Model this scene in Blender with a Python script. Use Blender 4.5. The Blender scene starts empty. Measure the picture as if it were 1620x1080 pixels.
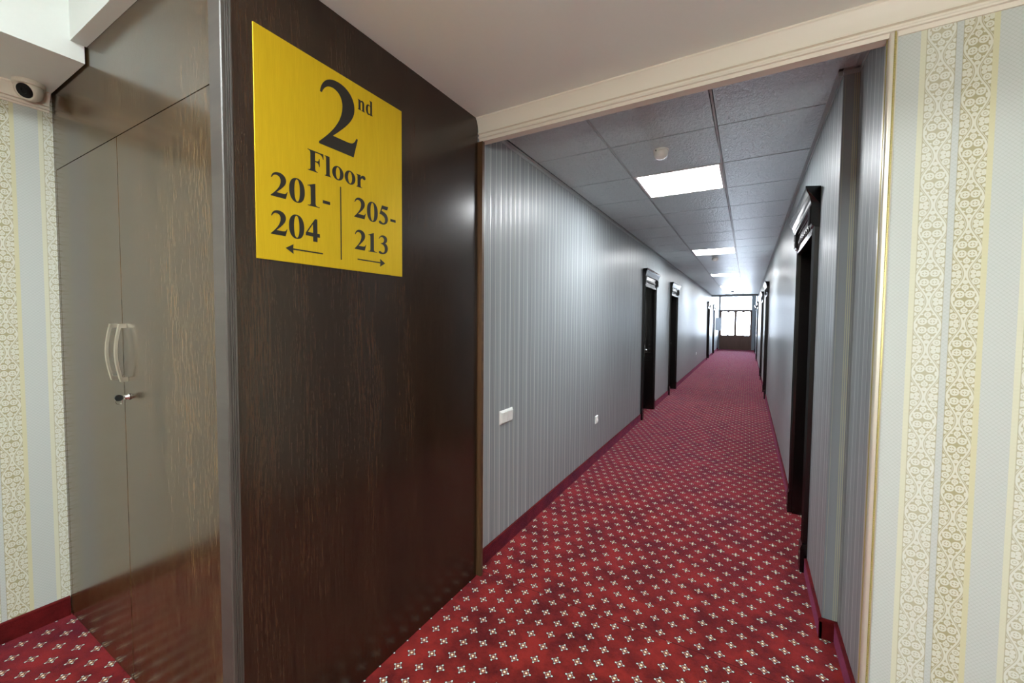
import bpy, bmesh, math, random
from mathutils import Vector, Matrix

scene = bpy.context.scene
COL = scene.collection
PI = math.pi
random.seed(7)

# ---------------------------------------------------------------- camera
FOCAL_PX, YAW, PITCH, ROLL, EYE = 647.61, 0.521854, -0.042013, 0.0076625, 1.5
cam_data = bpy.data.cameras.new('camera')
cam = bpy.data.objects.new('camera', cam_data)
COL.objects.link(cam)
fw = Vector((-math.sin(YAW) * math.cos(PITCH), math.cos(YAW) * math.cos(PITCH), math.sin(PITCH)))
rt0 = Vector((math.cos(YAW), math.sin(YAW), 0)); up0 = rt0.cross(fw)
rt = math.cos(ROLL) * rt0 + math.sin(ROLL) * up0
up = -math.sin(ROLL) * rt0 + math.cos(ROLL) * up0
M = Matrix((rt, up, -fw)).transposed().to_4x4()
M.translation = Vector((0, 0, EYE))
cam.matrix_world = M
cam_data.sensor_width = 36.0
cam_data.sensor_fit = 'HORIZONTAL'
cam_data.lens = FOCAL_PX / 1620 * 36.0
cam_data.shift_y = -6.607 / 1620
cam_data.clip_start = 0.02
cam_data.clip_end = 200
scene.camera = cam

# ---------------------------------------------------------------- world, exposure
world = bpy.data.worlds.new('sky'); scene.world = world
world.use_nodes = True
bg = world.node_tree.nodes['Background']
bg.inputs[0].default_value = (0.80, 0.89, 1.0, 1)      # bright overcast daylight outside the far windows
bg.inputs[1].default_value = 32.0
scene.view_settings.view_transform = 'Standard'
scene.view_settings.look = 'None'
scene.view_settings.gamma = 1.0
scene.view_settings.use_curve_mapping = False
scene.view_settings.exposure = 0.0
try:
    scene.cycles.use_denoising = True
    scene.cycles.max_bounces = 12
    scene.cycles.diffuse_bounces = 6
    scene.cycles.glossy_bounces = 6
    scene.cycles.transparent_max_bounces = 12
    scene.cycles.sample_clamp_indirect = 8.0
    scene.cycles.caustics_reflective = False
    scene.cycles.caustics_refractive = False
except Exception:
    pass
LAMP_CORRIDOR = 42.0      # radiance of the corridor panels
LAMP_FOYER = 105.0         # radiance of the lamp in the raised foyer ceiling
FILL_GLOBE = 165.0         # radiance of the unseen globe lamp added as foyer fill

# ---------------------------------------------------------------- main measures (metres)
X_PANEL = -1.339          # face of the wood panel with the sign
Y_CAB = 0.637             # front of the cupboard
X_WALL_L = -2.930         # foyer left wall
X_COR_L, X_COR_R = -1.374, 0.345
X_RECESS = 0.404           # right wall before the jog
Y_FRONT = 1.945           # plane of the cream wall and the beam
Y_JOG = 2.385
Z_FOYER, Z_COR = 2.62, 2.635
Y_CEIL_END, Y_END = 19.5, 25.0
Y_BACK, X_FOYER_R = -4.6, 3.3

# ---------------------------------------------------------------- object helpers
def link(o, parent=None):
    COL.objects.link(o)
    if parent is not None:
        o.parent = parent
    return o

def obj(name, bm, mat, parent=None, loc=None, smooth=False, recalc=True):
    if recalc:
        bmesh.ops.recalc_face_normals(bm, faces=bm.faces)
    me = bpy.data.meshes.new(name)
    bm.to_mesh(me); bm.free()
    if smooth:
        for p in me.polygons:
            p.use_smooth = True
    for m in (mat if isinstance(mat, (list, tuple)) else [mat]):
        me.materials.append(m)
    o = bpy.data.objects.new(name, me)
    if loc is not None:
        o.location = loc
    return link(o, parent)

def tag(o, label, cat, group=None):
    o['label'] = label; o['category'] = cat
    if group:
        o['group'] = group
    return o

def struct(name, bm, mat, parent=None, label=None, smooth=False):
    o = obj(name, bm, mat, parent, smooth=smooth)
    if parent is None:
        o['kind'] = 'structure'
        if label:
            o['label'] = label
    return o

def empty(name, loc, rz=0.0):
    o = bpy.data.objects.new(name, None)
    o.location = loc; o.rotation_euler = (0, 0, rz); o.empty_display_size = 0.1
    return link(o)

def copy_tree(src, parent=None):
    c = src.copy(); COL.objects.link(c)
    if parent is not None:
        c.parent = parent
    for ch in list(src.children):
        copy_tree(ch, c)
    return c

def box(bm, x0, x1, y0, y1, z0, z1, mi=0):
    vs = [bm.verts.new((x, y, z)) for x in (x0, x1) for y in (y0, y1) for z in (z0, z1)]
    for f in ((0, 1, 3, 2), (4, 6, 7, 5), (0, 4, 5, 1), (2, 3, 7, 6), (0, 2, 6, 4), (1, 5, 7, 3)):
        bm.faces.new([vs[i] for i in f]).material_index = mi
    return bm

def bevel(bm, w, seg=2):
    bmesh.ops.bevel(bm, geom=list(bm.edges), offset=w, segments=seg, affect='EDGES', profile=0.7)
    return bm

def bbox(x0, x1, y0, y1, z0, z1, w=0.002, seg=2):
    return bevel(box(bmesh.new(), x0, x1, y0, y1, z0, z1), w, seg)

def prism(bm, prof, axis, a0, a1):
    """closed profile of 2-D points pushed along an axis; axis x: (y,z); y: (x,z); z: (x,y)"""
    def P(p, a):
        return {'x': (a, p[0], p[1]), 'y': (p[0], a, p[1]), 'z': (p[0], p[1], a)}[axis]
    A = [bm.verts.new(P(p, a0)) for p in prof]
    B = [bm.verts.new(P(p, a1)) for p in prof]
    n = len(prof)
    for i in range(n):
        j = (i + 1) % n
        bm.faces.new((A[i], A[j], B[j], B[i]))
    bm.faces.new(A); bm.faces.new(B[::-1])
    return bm

def lathe(bm, prof, segs=32, M=None):
    """(r,z) profile turned about z"""
    rings = []
    for r, z in prof:
        if r < 1e-6:
            rings.append([bm.verts.new((0, 0, z))])
        else:
            rings.append([bm.verts.new((r * math.cos(2 * PI * k / segs), r * math.sin(2 * PI * k / segs), z)) for k in range(segs)])
    for a, b in zip(rings, rings[1:]):
        for k in range(segs):
            l = (k + 1) % segs
            if len(a) == 1 and len(b) == 1:
                continue
            if len(a) == 1:
                bm.faces.new((a[0], b[k], b[l]))
            elif len(b) == 1:
                bm.faces.new((a[k], b[0], a[l]))
            else:
                bm.faces.new((a[k], b[k], b[l], a[l]))
    if M is not None:
        bmesh.ops.transform(bm, matrix=M, verts=bm.verts)
    return bm

def tube(bm, pts, r, segs=10, closed=False, flat=1.0):
    pts = [Vector(p) for p in pts]; n = len(pts); rings = []
    ref = None
    for i, p in enumerate(pts):
        a = pts[(i - 1) % n] if (closed or i > 0) else p
        b = pts[(i + 1) % n] if (closed or i < n - 1) else p
        t = (b - a).normalized()
        if ref is None:
            ref = t.orthogonal().normalized()
        u = (ref - t * ref.dot(t)).normalized(); v = t.cross(u); ref = u
        rings.append([bm.verts.new(p + u * r * math.cos(2 * PI * k / segs) + v * r * flat * math.sin(2 * PI * k / segs)) for k in range(segs)])
    m = n if closed else n - 1
    for i in range(m):
        a, b = rings[i], rings[(i + 1) % n]
        for k in range(segs):
            l = (k + 1) % segs
            bm.faces.new((a[k], a[l], b[l], b[k]))
    if not closed:
        bm.faces.new(rings[0][::-1]); bm.faces.new(rings[-1])
    return bm

# ---------------------------------------------------------------- material helpers
def srgb(r, g, b):
    f = lambda c: (c / 255 / 12.92) if c / 255 <= 0.04045 else ((c / 255 + 0.055) / 1.055) ** 2.4
    return (f(r), f(g), f(b), 1.0)

class NT:
    def __init__(self, name):
        self.mat = bpy.data.materials.new(name); self.mat.use_nodes = True
        self.t = self.mat.node_tree
        self.p = self.t.nodes['Principled BSDF']
    def node(self, kind, **kw):
        n = self.t.nodes.new(kind)
        for k, v in kw.items():
            setattr(n, k, v)
        return n
    def put(self, sock, v):
        if hasattr(v, 'is_output') or isinstance(v, bpy.types.NodeSocket):
            self.t.links.new(v, sock)
        else:
            sock.default_value = v
    def m(self, op, a, b=None, c=None, clamp=False):
        n = self.node('ShaderNodeMath', operation=op); n.use_clamp = clamp
        for i, v in enumerate((a, b, c)):
            if v is not None:
                self.put(n.inputs[i], v)
        return n.outputs[0]
    def add(self, a, b): return self.m('ADD', a, b)
    def sub(self, a, b): return self.m('SUBTRACT', a, b)
    def mul(self, a, b): return self.m('MULTIPLY', a, b)
    def div(self, a, b): return self.m('DIVIDE', a, b)
    def mx(self, *v):
        o = v[0]
        for w in v[1:]:
            o = self.m('MAXIMUM', o, w)
        return o
    def fract(self, a): return self.m('FRACT', a)
    def abs(self, a): return self.m('ABSOLUTE', a)
    def hyp(self, a, b): return self.m('SQRT', self.add(self.mul(a, a), self.mul(b, b)))
    def band(self, t, a, b):
        return self.mul(self.m('GREATER_THAN', t, a), self.m('LESS_THAN', t, b))
    def soft(self, d, w, e):
        """1 where d < w, falling to 0 at w+e"""
        n = self.node('ShaderNodeMapRange'); n.interpolation_type = 'SMOOTHSTEP'
        self.put(n.inputs[0], d)
        n.inputs[1].default_value = w; n.inputs[2].default_value = w + e
        n.inputs[3].default_value = 1.0; n.inputs[4].default_value = 0.0
        return n.outputs[0]
    def rng(self, v, a, b, c, d):
        n = self.node('ShaderNodeMapRange')
        self.put(n.inputs[0], v)
        for i, x in enumerate((a, b, c, d)):
            n.inputs[i + 1].default_value = x
        return n.outputs[0]
    def mix(self, f, a, b):
        n = self.node('ShaderNodeMix', data_type='RGBA')
        self.put(n.inputs[0], f); self.put(n.inputs[6], a); self.put(n.inputs[7], b)
        return n.outputs[2]
    def coords(self):
        c = self.node('ShaderNodeTexCoord').outputs['Object']
        s = self.node('ShaderNodeSeparateXYZ'); self.t.links.new(c, s.inputs[0])
        return c, s.outputs[0], s.outputs[1], s.outputs[2]
    def vec(self, x, y, z):
        n = self.node('ShaderNodeCombineXYZ')
        for i, v in enumerate((x, y, z)):
            self.put(n.inputs[i], v)
        return n.outputs[0]
    def scale(self, v, s):
        n = self.node('ShaderNodeMapping'); self.t.links.new(v, n.inputs[0])
        n.inputs['Scale'].default_value = s
        return n.outputs[0]
    def noise(self, v, scale, detail=3.0, rough=0.5, col=False):
        n = self.node('ShaderNodeTexNoise'); self.t.links.new(v, n.inputs['Vector'])
        n.inputs['Scale'].default_value = scale; n.inputs['Detail'].default_value = detail
        n.inputs['Roughness'].default_value = rough
        return n.outputs[1 if col else 0]
    def ramp(self, f, stops, interp='LINEAR'):
        n = self.node('ShaderNodeValToRGB'); n.color_ramp.interpolation = interp
        e = n.color_ramp.elements
        while len(e) < len(stops):
            e.new(0.5)
        for i, (p, c) in enumerate(stops):
            e[i].position = p; e[i].color = c
        self.put(n.inputs[0], f)
        return n.outputs[0]
    def bump(self, h, strength, dist):
        n = self.node('ShaderNodeBump')
        n.inputs['Strength'].default_value = strength; n.inputs['Distance'].default_value = dist
        self.t.links.new(h, n.inputs['Height'])
        self.t.links.new(n.outputs[0], self.p.inputs['Normal'])
    def set(self, **kw):
        names = dict(color='Base Color', rough='Roughness', metal='Metallic', ior='IOR', spec='Specular IOR Level',
                     sheen='Sheen Weight', sheen_rough='Sheen Roughness', sheen_tint='Sheen Tint', coat='Coat Weight',
                     coat_rough='Coat Roughness', coat_ior='Coat IOR', aniso='Anisotropic', aniso_rot='Anisotropic Rotation',
                     emit='Emission Color', emit_s='Emission Strength', alpha='Alpha', trans='Transmission Weight', tangent='Tangent')
        for k, v in kw.items():
            self.put(self.p.inputs[names[k]], v)
        return self

def plain(name, col, rough=0.5, metal=0.0, grain=0.0, **kw):
    n = NT(name)
    c, x, y, z = n.coords()
    if grain:
        f = n.noise(c, 60, 4)
        n.set(color=n.mix(f, tuple(v * (1 - grain) for v in col[:3]) + (1,), tuple(min(1, v * (1 + grain)) for v in col[:3]) + (1,)))
    else:
        n.set(color=col)
    n.set(rough=rough, metal=metal, **kw)
    return n.mat

# --- red patterned carpet
def carpet(name, motif=True):
    n = NT(name)
    c, x, y, z = n.coords()
    blotch = n.noise(c, 5.2, 6, 0.66)
    fine = n.noise(c, 90, 3, 0.6)
    pile = n.noise(c, 420, 2, 0.6)
    f = n.add(n.mul(n.rng(blotch, 0.37, 0.63, 0, 1), 0.75), n.mul(fine, 0.30))
    col = n.mix(f, srgb(62, 13, 12), srgb(150, 43, 34)) if motif else n.mix(f, srgb(56, 10, 12), srgb(112, 26, 28))
    col = n.mix(n.mul(pile, 0.35), col, srgb(70, 16, 15))
    if motif:
        # the corridor length is laid turned by 90 degrees; the join runs across under the beam
        far = n.m('GREATER_THAN', y, 1.985)
        def pick(a, b):
            return n.add(n.mul(a, n.sub(1.0, far)), n.mul(b, far))
        P = pick(0.0828, 0.0852)
        p = pick(n.add(x, 1.2725), n.sub(y, 2.193))
        q = pick(n.sub(y, 1.244), n.add(x, 0.665))
        cx = n.div(p, P)
        ci = n.m('ROUND', cx)
        par = n.mul(n.fract(n.mul(ci, 0.5)), 2.0)                  # 1 on every other line
        lx = n.mul(n.sub(cx, ci), P)
        cy = n.sub(n.div(q, P), n.mul(par, 0.5))
        ly = n.mul(n.sub(cy, n.m('ROUND', cy)), P)
        col = n.mix(n.mul(n.soft(n.abs(n.sub(y, 1.985)), 0.0012, 0.002), 0.7), col, srgb(40, 10, 12))
        ax, ay = n.abs(lx), n.abs(ly)
        tipx = n.hyp(n.sub(ax, 0.0175), ay); tipy = n.hyp(ax, n.sub(ay, 0.0175))
        tips = n.m('MINIMUM', tipx, tipy)
        dia = n.add(ax, ay)
        r = n.hyp(lx, ly)
        black = n.mx(n.soft(tips, 0.0060, 0.0012), n.soft(dia, 0.0185, 0.0015))
        white = n.mx(n.soft(tips, 0.0034, 0.0010), n.mul(n.mul(n.soft(dia, 0.0165, 0.0008), n.sub(1.0, n.soft(dia, 0.0140, 0.0008))), 0.65))
        ring = n.soft(n.abs(n.sub(r, 0.0082)), 0.0016, 0.0008)
        yel = n.soft(r, 0.0052, 0.0010)
        core = n.soft(r, 0.0034, 0.0010)
        col = n.mix(black, col, srgb(22, 12, 14))
        col = n.mix(n.soft(dia, 0.0138, 0.001), col, srgb(120, 26, 28))
        col = n.mix(n.mul(ring, 0.35), col, srgb(150, 110, 60))
        col = n.mix(white, col, srgb(212, 222, 216))
        col = n.mix(yel, col, srgb(214, 200, 142))
        col = n.mix(core, col, srgb(244, 246, 236))
    weave = n.mul(n.sub(1.0, n.mx(white, yel)), 0.8) if motif else 0.25
    n.set(color=col, rough=0.95, sheen=weave, sheen_rough=0.26, sheen_tint=(0.98, 0.22, 0.55, 1), spec=0.15)  # pink sheen tint stands in for cool daylight glancing off the far pile
    n.bump(n.add(pile, n.mul(fine, 0.5)), 0.5, 0.004)
    return n.mat

# --- cream damask wallpaper of the foyer
def cream_paper(name, axis, u0):
    n = NT(name)
    c, x, y, z = n.coords()
    u = x if axis == 'x' else y
    P = 0.261
    t = n.mul(n.fract(n.div(n.sub(u, u0), P)), P)
    def damask(center, half, off):
        lx = n.div(n.sub(t, center), half)
        a = n.abs(lx)
        py = n.fract(n.add(n.div(z, 0.165), off))
        q = n.mul(n.abs(n.sub(py, 0.5)), 4.58)                       # 0 at the middle of the ogee, 2.29 at its ends
        cosv = n.m('COSINE', n.mul(py, 2 * PI))
        og = n.add(0.06, n.mul(n.sub(1.0, cosv), 0.43))
        line = n.soft(n.abs(n.sub(a, og)), 0.055, 0.05)
        line2 = n.mul(n.soft(n.abs(n.sub(a, n.add(og, 0.17))), 0.02, 0.03), 0.7)
        fig = n.mx(line, line2)
        for (ra, rq, rr, w) in ((0.36, 0.42, 0.27, 0.055), (0.0, 1.06, 0.19, 0.05), (0.72, 1.62, 0.22, 0.055), (0.50, 2.10, 0.13, 0.045),
                                (0.86, 2.20, 0.12, 0.04), (0.93, 1.12, 0.10, 0.04), (0.0, 1.55, 0.12, 0.045), (0.86, 0.0, 0.12, 0.05)):
            d = n.hyp(n.sub(a, ra), n.sub(q, rq))
            fig = n.mx(fig, n.soft(n.abs(n.sub(d, rr)), w, 0.04), n.soft(d, rr * 0.36, 0.05))
        petal = n.soft(n.add(n.mul(n.abs(n.sub(a, 0.36)), n.abs(n.sub(q, 0.42))), 0.0), 0.004, 0.004)
        fig = n.mx(fig, n.mul(petal, n.soft(n.hyp(n.sub(a, 0.36), n.sub(q, 0.42)), 0.2, 0.04)))
        fig = n.mx(fig, n.mul(n.soft(a, 0.05, 0.04), n.soft(n.abs(n.sub(q, 0.8)), 0.10, 0.05)))
        # small leaves hanging off the ogee lines
        leaf = n.m('SINE', n.mul(q, 13.0))
        fig = n.mx(fig, n.mul(n.m('GREATER_THAN', leaf, 0.55), n.soft(n.abs(n.sub(a, n.sub(og, 0.14))), 0.05, 0.04)))
        return fig
    d1 = damask(0.051, 0.036, 0.46)
    d2 = damask(0.139, 0.034, 0.91)
    k = 2 * PI / 0.0135
    lat = n.mul(n.m('SINE', n.mul(n.add(u, z), k * 0.5)), n.m('SINE', n.mul(n.sub(u, z), k * 0.5)))
    latl = n.soft(n.abs(lat), 0.10, 0.25)
    rib = n.add(n.mul(n.m('SINE', n.mul(z, 2 * PI / 0.0042)), 0.5), 0.5)
    plainc = n.mix(n.mul(latl, 0.40), srgb(197, 203, 200), srgb(176, 184, 176))
    strip = n.mix(n.mul(rib, 0.5), srgb(216, 217, 196), srgb(196, 197, 172))
    strip2 = n.mix(n.mul(rib, 0.4), srgb(210, 208, 174), srgb(192, 189, 154))
    cd1 = n.mix(d1, srgb(184, 182, 156), srgb(218, 221, 211))
    cd2 = n.mix(d2, srgb(170, 164, 128), srgb(214, 215, 200))
    col = plainc
    col = n.mix(n.band(t, 0.0, 0.016), col, strip)
    col = n.mix(n.band(t, 0.016, 0.087), col, cd1)
    col = n.mix(n.band(t, 0.105, 0.173), col, cd2)
    col = n.mix(n.band(t, 0.173, 0.187), col, strip2)
    for e in (0.087, 0.105, 0.0155):
        col = n.mix(n.mul(n.soft(n.abs(n.sub(t, e)), 0.0008, 0.001), 0.5), col, srgb(160, 155, 120))
    n.set(color=col, rough=0.55, spec=0.35)
    h = n.add(n.mul(n.mx(n.mul(d1, n.band(t, 0.016, 0.087)), n.mul(d2, n.band(t, 0.105, 0.173))), 1.0),
              n.mul(n.mul(latl, n.m('GREATER_THAN', t, 0.187)), -0.6))
    n.bump(h, 0.25, 0.0012)
    return n.mat

# --- grey striped wallpaper of the corridor
def grey_paper(name, axis, lines=None):
    n = NT(name)
    c, x, y, z = n.coords()
    u = x if axis == 'x' else y
    fine = n.noise(n.vec(n.mul(u, 1.0), n.mul(z, 0.012), 0.0), 330, 2, 0.6)
    wide = n.noise(n.vec(n.mul(u, 1.0), 0.0, 3.0), 16, 1, 0.5)
    weave = n.noise(c, 700, 2, 0.5)
    base = n.mix(n.rng(wide, 0.35, 0.65, 0, 1), srgb(138, 145, 149), srgb(155, 162, 166))
    base = n.mix(n.mul(fine, 0.25), base, srgb(124, 131, 138))
    shine = None
    if lines is None:
        P = 0.123
        ph = n.mul(n.fract(n.div(n.sub(u, 2.087), P)), P)
        for (c0, w, s) in ((0.030, 0.0030, 1.0), (0.091, 0.0022, 0.85), (0.0545, 0.0010, 0.45), (0.0125, 0.0014, 0.40), (0.108, 0.0010, 0.45), (0.071, 0.0012, 0.30)):
            b = n.mul(n.soft(n.abs(n.sub(ph, c0)), w, 0.0012), s)
            shine = b if shine is None else n.mx(shine, b)
        col = n.mix(n.mul(shine, 0.95), base, srgb(204, 210, 208))
        ph2 = n.mul(n.fract(n.div(n.sub(u, 2.405), 0.738)), 0.738)
        cr = n.soft(n.abs(n.sub(ph2, 0.0)), 0.0025, 0.0012)
        if axis == 'y':
            col = n.mix(n.mul(cr, 0.5), col, srgb(196, 194, 168))
    else:
        for (c0, w, s) in lines:
            b = n.mul(n.soft(n.abs(n.sub(u, c0)), w, 0.0008), s)
            shine = b if shine is None else n.mx(shine, b)
        col = n.mix(shine, base, srgb(186, 186, 160))
    n.set(color=col, metal=n.mul(shine, 0.12), rough=n.sub(0.46, n.mul(shine, 0.18)), spec=0.4)
    n.bump(n.add(n.mul(fine, 0.6), n.mul(weave, 0.3)), 0.12, 0.0006)
    return n.mat

# --- dark wenge laminate, grain running up
def wenge(name, c0, c1, rough, across='y', ior=1.55, coat=0.0, grain=1.0, freq=150, lo=0.36, hi=0.66):
    n = NT(name)
    c, x, y, z = n.coords()
    u = y if across == 'y' else x
    warp = n.noise(n.vec(n.mul(u, 2.0), n.mul(z, 0.6), 0.0), 2.0, 2)
    v = n.vec(n.add(u, n.mul(warp, 0.06)), n.mul(z, 0.035), 0.0)
    g1 = n.noise(v, freq, 5, 0.65)
    g2 = n.noise(n.vec(u, n.mul(z, 0.05), 4.0), 520, 3, 0.6)
    g3 = n.noise(n.vec(u, n.mul(z, 0.12), 9.0), 9, 2)
    f = n.add(n.mul(g1, 0.62), n.mul(g2, 0.38))
    f = n.rng(f, lo, hi, 0, 1)
    f = n.m('MULTIPLY', f, n.rng(g3, 0.3, 0.7, 0.55, 1.15), clamp=True)
    n.set(color=n.mix(f, c0, c1), rough=n.add(rough, n.mul(g2, 0.06)), ior=ior, coat=coat, coat_rough=rough)
    n.bump(n.add(n.mul(g1, 0.4), n.mul(g2, 0.6)), 0.10 * grain, 0.0006)
    return n.mat

def ceiling_tile():
    n = NT('embossed_grey_ceiling_tile')
    c, x, y, z = n.coords()
    w = n.noise(n.scale(c, (1.0, 0.55, 1.0)), 62, 3, 0.6)
    w2 = n.noise(c, 260, 2, 0.6)
    n.set(color=n.mix(w, srgb(200, 212, 214), srgb(218, 230, 232)), rough=0.34, spec=0.42)
    n.bump(n.add(n.mul(w, 0.8), n.mul(w2, 0.25)), 1.0, 0.022)
    return n.mat

def brushed_gold():
    n = NT('brushed_yellow_metal')
    c, x, y, z = n.coords()
    b = n.noise(n.vec(n.mul(y, 1.0), n.mul(z, 0.012), 0.0), 900, 3, 0.6)
    b2 = n.noise(n.vec(y, n.mul(z, 0.10), 2.0), 60, 3, 0.6)
    f = n.add(n.mul(b, 0.6), n.mul(b2, 0.4))
    n.set(color=n.mix(f, srgb(198, 160, 6), srgb(240, 206, 44)), metal=0.55, rough=n.add(0.30, n.mul(f, 0.14)))
    n.bump(b, 0.15, 0.0004)
    return n.mat

def glass_pane():
    n = NT('window_glass')
    t = n.t
    tr = n.node('ShaderNodeBsdfTransparent'); tr.inputs[0].default_value = (0.95, 0.97, 1, 1)
    gl = n.node('ShaderNodeBsdfGlossy'); gl.inputs[1].default_value = 0.05
    fr = n.node('ShaderNodeFresnel'); fr.inputs[0].default_value = 1.45
    mx = n.node('ShaderNodeMixShader')
    t.links.new(fr.outputs[0], mx.inputs[0]); t.links.new(tr.outputs[0], mx.inputs[1]); t.links.new(gl.outputs[0], mx.inputs[2])
    t.links.new(mx.outputs[0], t.nodes['Material Output'].inputs[0])
    return n.mat

def emitter(name, col, s):
    n = NT(name)
    n.set(color=(0.9, 0.9, 0.9, 1), emit=col, emit_s=s, rough=0.4)
    return n.mat

MAT = dict(
    carpet=carpet('red_motif_carpet'),
    skirt=carpet('red_carpet_skirting', False),
    cream_x=cream_paper('cream_damask_paper', 'x', 0.4875),
    cream_y=cream_paper('cream_damask_paper_side', 'y', 0.590),
    grey=grey_paper('grey_striped_paper', 'y'),
    grey_jog=grey_paper('grey_paper_return', 'x', ((0.353, 0.0006, 0.5), (0.3865, 0.0012, 0.9), (0.3935, 0.0014, 0.9), (0.401, 0.0012, 0.9))),
    grey_x=grey_paper('grey_striped_paper_end', 'x'),
    plaster=plain('white_plaster', srgb(236, 243, 240), 0.7, grain=0.012),
    tray=plain('white_tray_plaster', srgb(238, 240, 238), 0.6),
    moulding=plain('cream_painted_moulding', srgb(232, 226, 212), 0.45),
    panel=wenge('dark_wenge_panel', srgb(18, 11, 8), srgb(62, 44, 30), 0.20, 'y'),
    front=wenge('glossy_wenge_front', srgb(24, 15, 9), srgb(112, 88, 55), 0.17, 'x', ior=1.6, grain=1.4, freq=230, lo=0.42, hi=0.64),
    edge=wenge('wenge_edge_band', srgb(58, 53, 50), srgb(82, 76, 71), 0.40, 'y'),
    jamb=wenge('brown_wood_edge', srgb(66, 46, 30), srgb(104, 76, 50), 0.35, 'x'),
    core=plain('dark_carcass', srgb(18, 13, 11), 0.7),
    black_wood=wenge('black_brown_door_wood', srgb(7, 5, 5), srgb(20, 15, 14), 0.22, 'y'),
    end_wood=wenge('brown_exit_door_wood', srgb(84, 58, 46), srgb(120, 88, 72), 0.35, 'x'),
    tile=ceiling_tile(),
    grid=plain('grey_ceiling_grid', srgb(178, 186, 188), 0.35),
    dark_gap=plain('dark_void', srgb(12, 12, 13), 0.9),
    gold=brushed_gold(),
    ink=plain('black_lettering', srgb(28, 25, 20), 0.45),
    nickel=plain('satin_nickel', srgb(205, 198, 182), 0.28, 0.85),
    chrome=plain('chrome', srgb(220, 220, 220), 0.12, 1.0),
    black_plastic=plain('black_plastic', srgb(26, 30, 32), 0.3),
    lens=plain('black_lens', srgb(4, 4, 5), 0.3, spec=0.25),
    white_plastic=plain('white_plastic', srgb(232, 230, 222), 0.35),
    cream_plastic=plain('ivory_plastic', srgb(214, 208, 192), 0.4),
    socket_white=plain('white_switch_plastic', srgb(238, 240, 238), 0.3),
    grey_metal=plain('grey_painted_metal', srgb(186, 192, 198), 0.5),
    goldtrim=plain('gilded_bead', srgb(196, 184, 120), 0.38, 0.4),
    trimcream=plain('pearl_cream_trim', srgb(226, 222, 208), 0.33, 0.5),
    white_frame=plain('white_window_frame', srgb(236, 236, 236), 0.45),
    lamp=emitter('led_diffuser', (0.95, 0.98, 1.0, 1), LAMP_CORRIDOR),
    fill_globe=emitter('added_opal_globe', (0.96, 1.0, 0.95, 1), FILL_GLOBE),
    lamp_foyer=emitter('foyer_led_diffuser', (0.93, 1.0, 1.0, 1), LAMP_FOYER),
    glass=glass_pane(),
)

# ================================================================= THE SETTING
# floor
struct('floor', box(bmesh.new(), X_WALL_L - 0.2, X_FOYER_R + 0.2, Y_BACK - 0.2, Y_END + 0.3, -0.1, 0.0), MAT['carpet'])

# foyer walls
struct('wall_left', box(bmesh.new(), X_WALL_L - 0.15, X_WALL_L, Y_BACK - 0.15, 2.1, 0, 3.15), MAT['cream_y'])
struct('wall_back', box(bmesh.new(), X_WALL_L, X_FOYER_R, Y_BACK - 0.15, Y_BACK, 0, 3.15), MAT['cream_x'])
struct('wall_right', box(bmesh.new(), X_FOYER_R, X_FOYER_R + 0.15, Y_BACK - 0.15, Y_FRONT, 0, 3.15), MAT['cream_y'])
struct('wall_front', box(bmesh.new(), X_RECESS + 0.002, X_FOYER_R + 0.15, Y_FRONT, Y_FRONT + 0.03, 0, 3.15), MAT['cream_x'])
struct('wall_beam', box(bmesh.new(), X_PANEL, X_RECESS + 0.002, Y_FRONT, Y_FRONT + 0.045, 2.500, 3.15), MAT['moulding'])
struct('ceiling_sky_block', box(bmesh.new(), X_WALL_L - 0.15, X_FOYER_R + 0.15, Y_BACK - 0.15, Y_END + 0.25, 3.15, 3.25), MAT['plaster'])  # unseen lid added to keep sky light from leaking in above the ceilings
struct('wall_cupboard_back', box(bmesh.new(), X_WALL_L, X_COR_L - 0.2, 1.97, 2.1, 0, 3.15), MAT['core'])

# foyer ceiling: a lower soffit along the left wall, flat plaster, and a raised tray
TX0, TX1, TY0, TY1, TZ = -2.435, 1.5, -3.4, 0.588, 3.05
bm = bmesh.new()
box(bm, X_PANEL, X_FOYER_R, TY1, Y_FRONT, Z_FOYER, 3.15)
box(bm, TX1, X_FOYER_R, Y_BACK, TY1, Z_FOYER, 3.15)
box(bm, TX0, TX1, Y_BACK, TY0, Z_FOYER, 3.15)
box(bm, TX0, X_PANEL, TY1, Y_CAB - 0.0006, Z_FOYER + 0.008, 3.15)
struct('ceiling_foyer', bm, MAT['plaster'])
struct('ceiling_tray', box(bmesh.new(), TX0, TX1, TY0, TY1, TZ, 3.15), MAT['tray'])
struct('ceiling_soffit', box(bmesh.new(), X_WALL_L, TX0, Y_BACK, Y_CAB - 0.007, 2.557, 3.15), MAT['plaster'])

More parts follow.
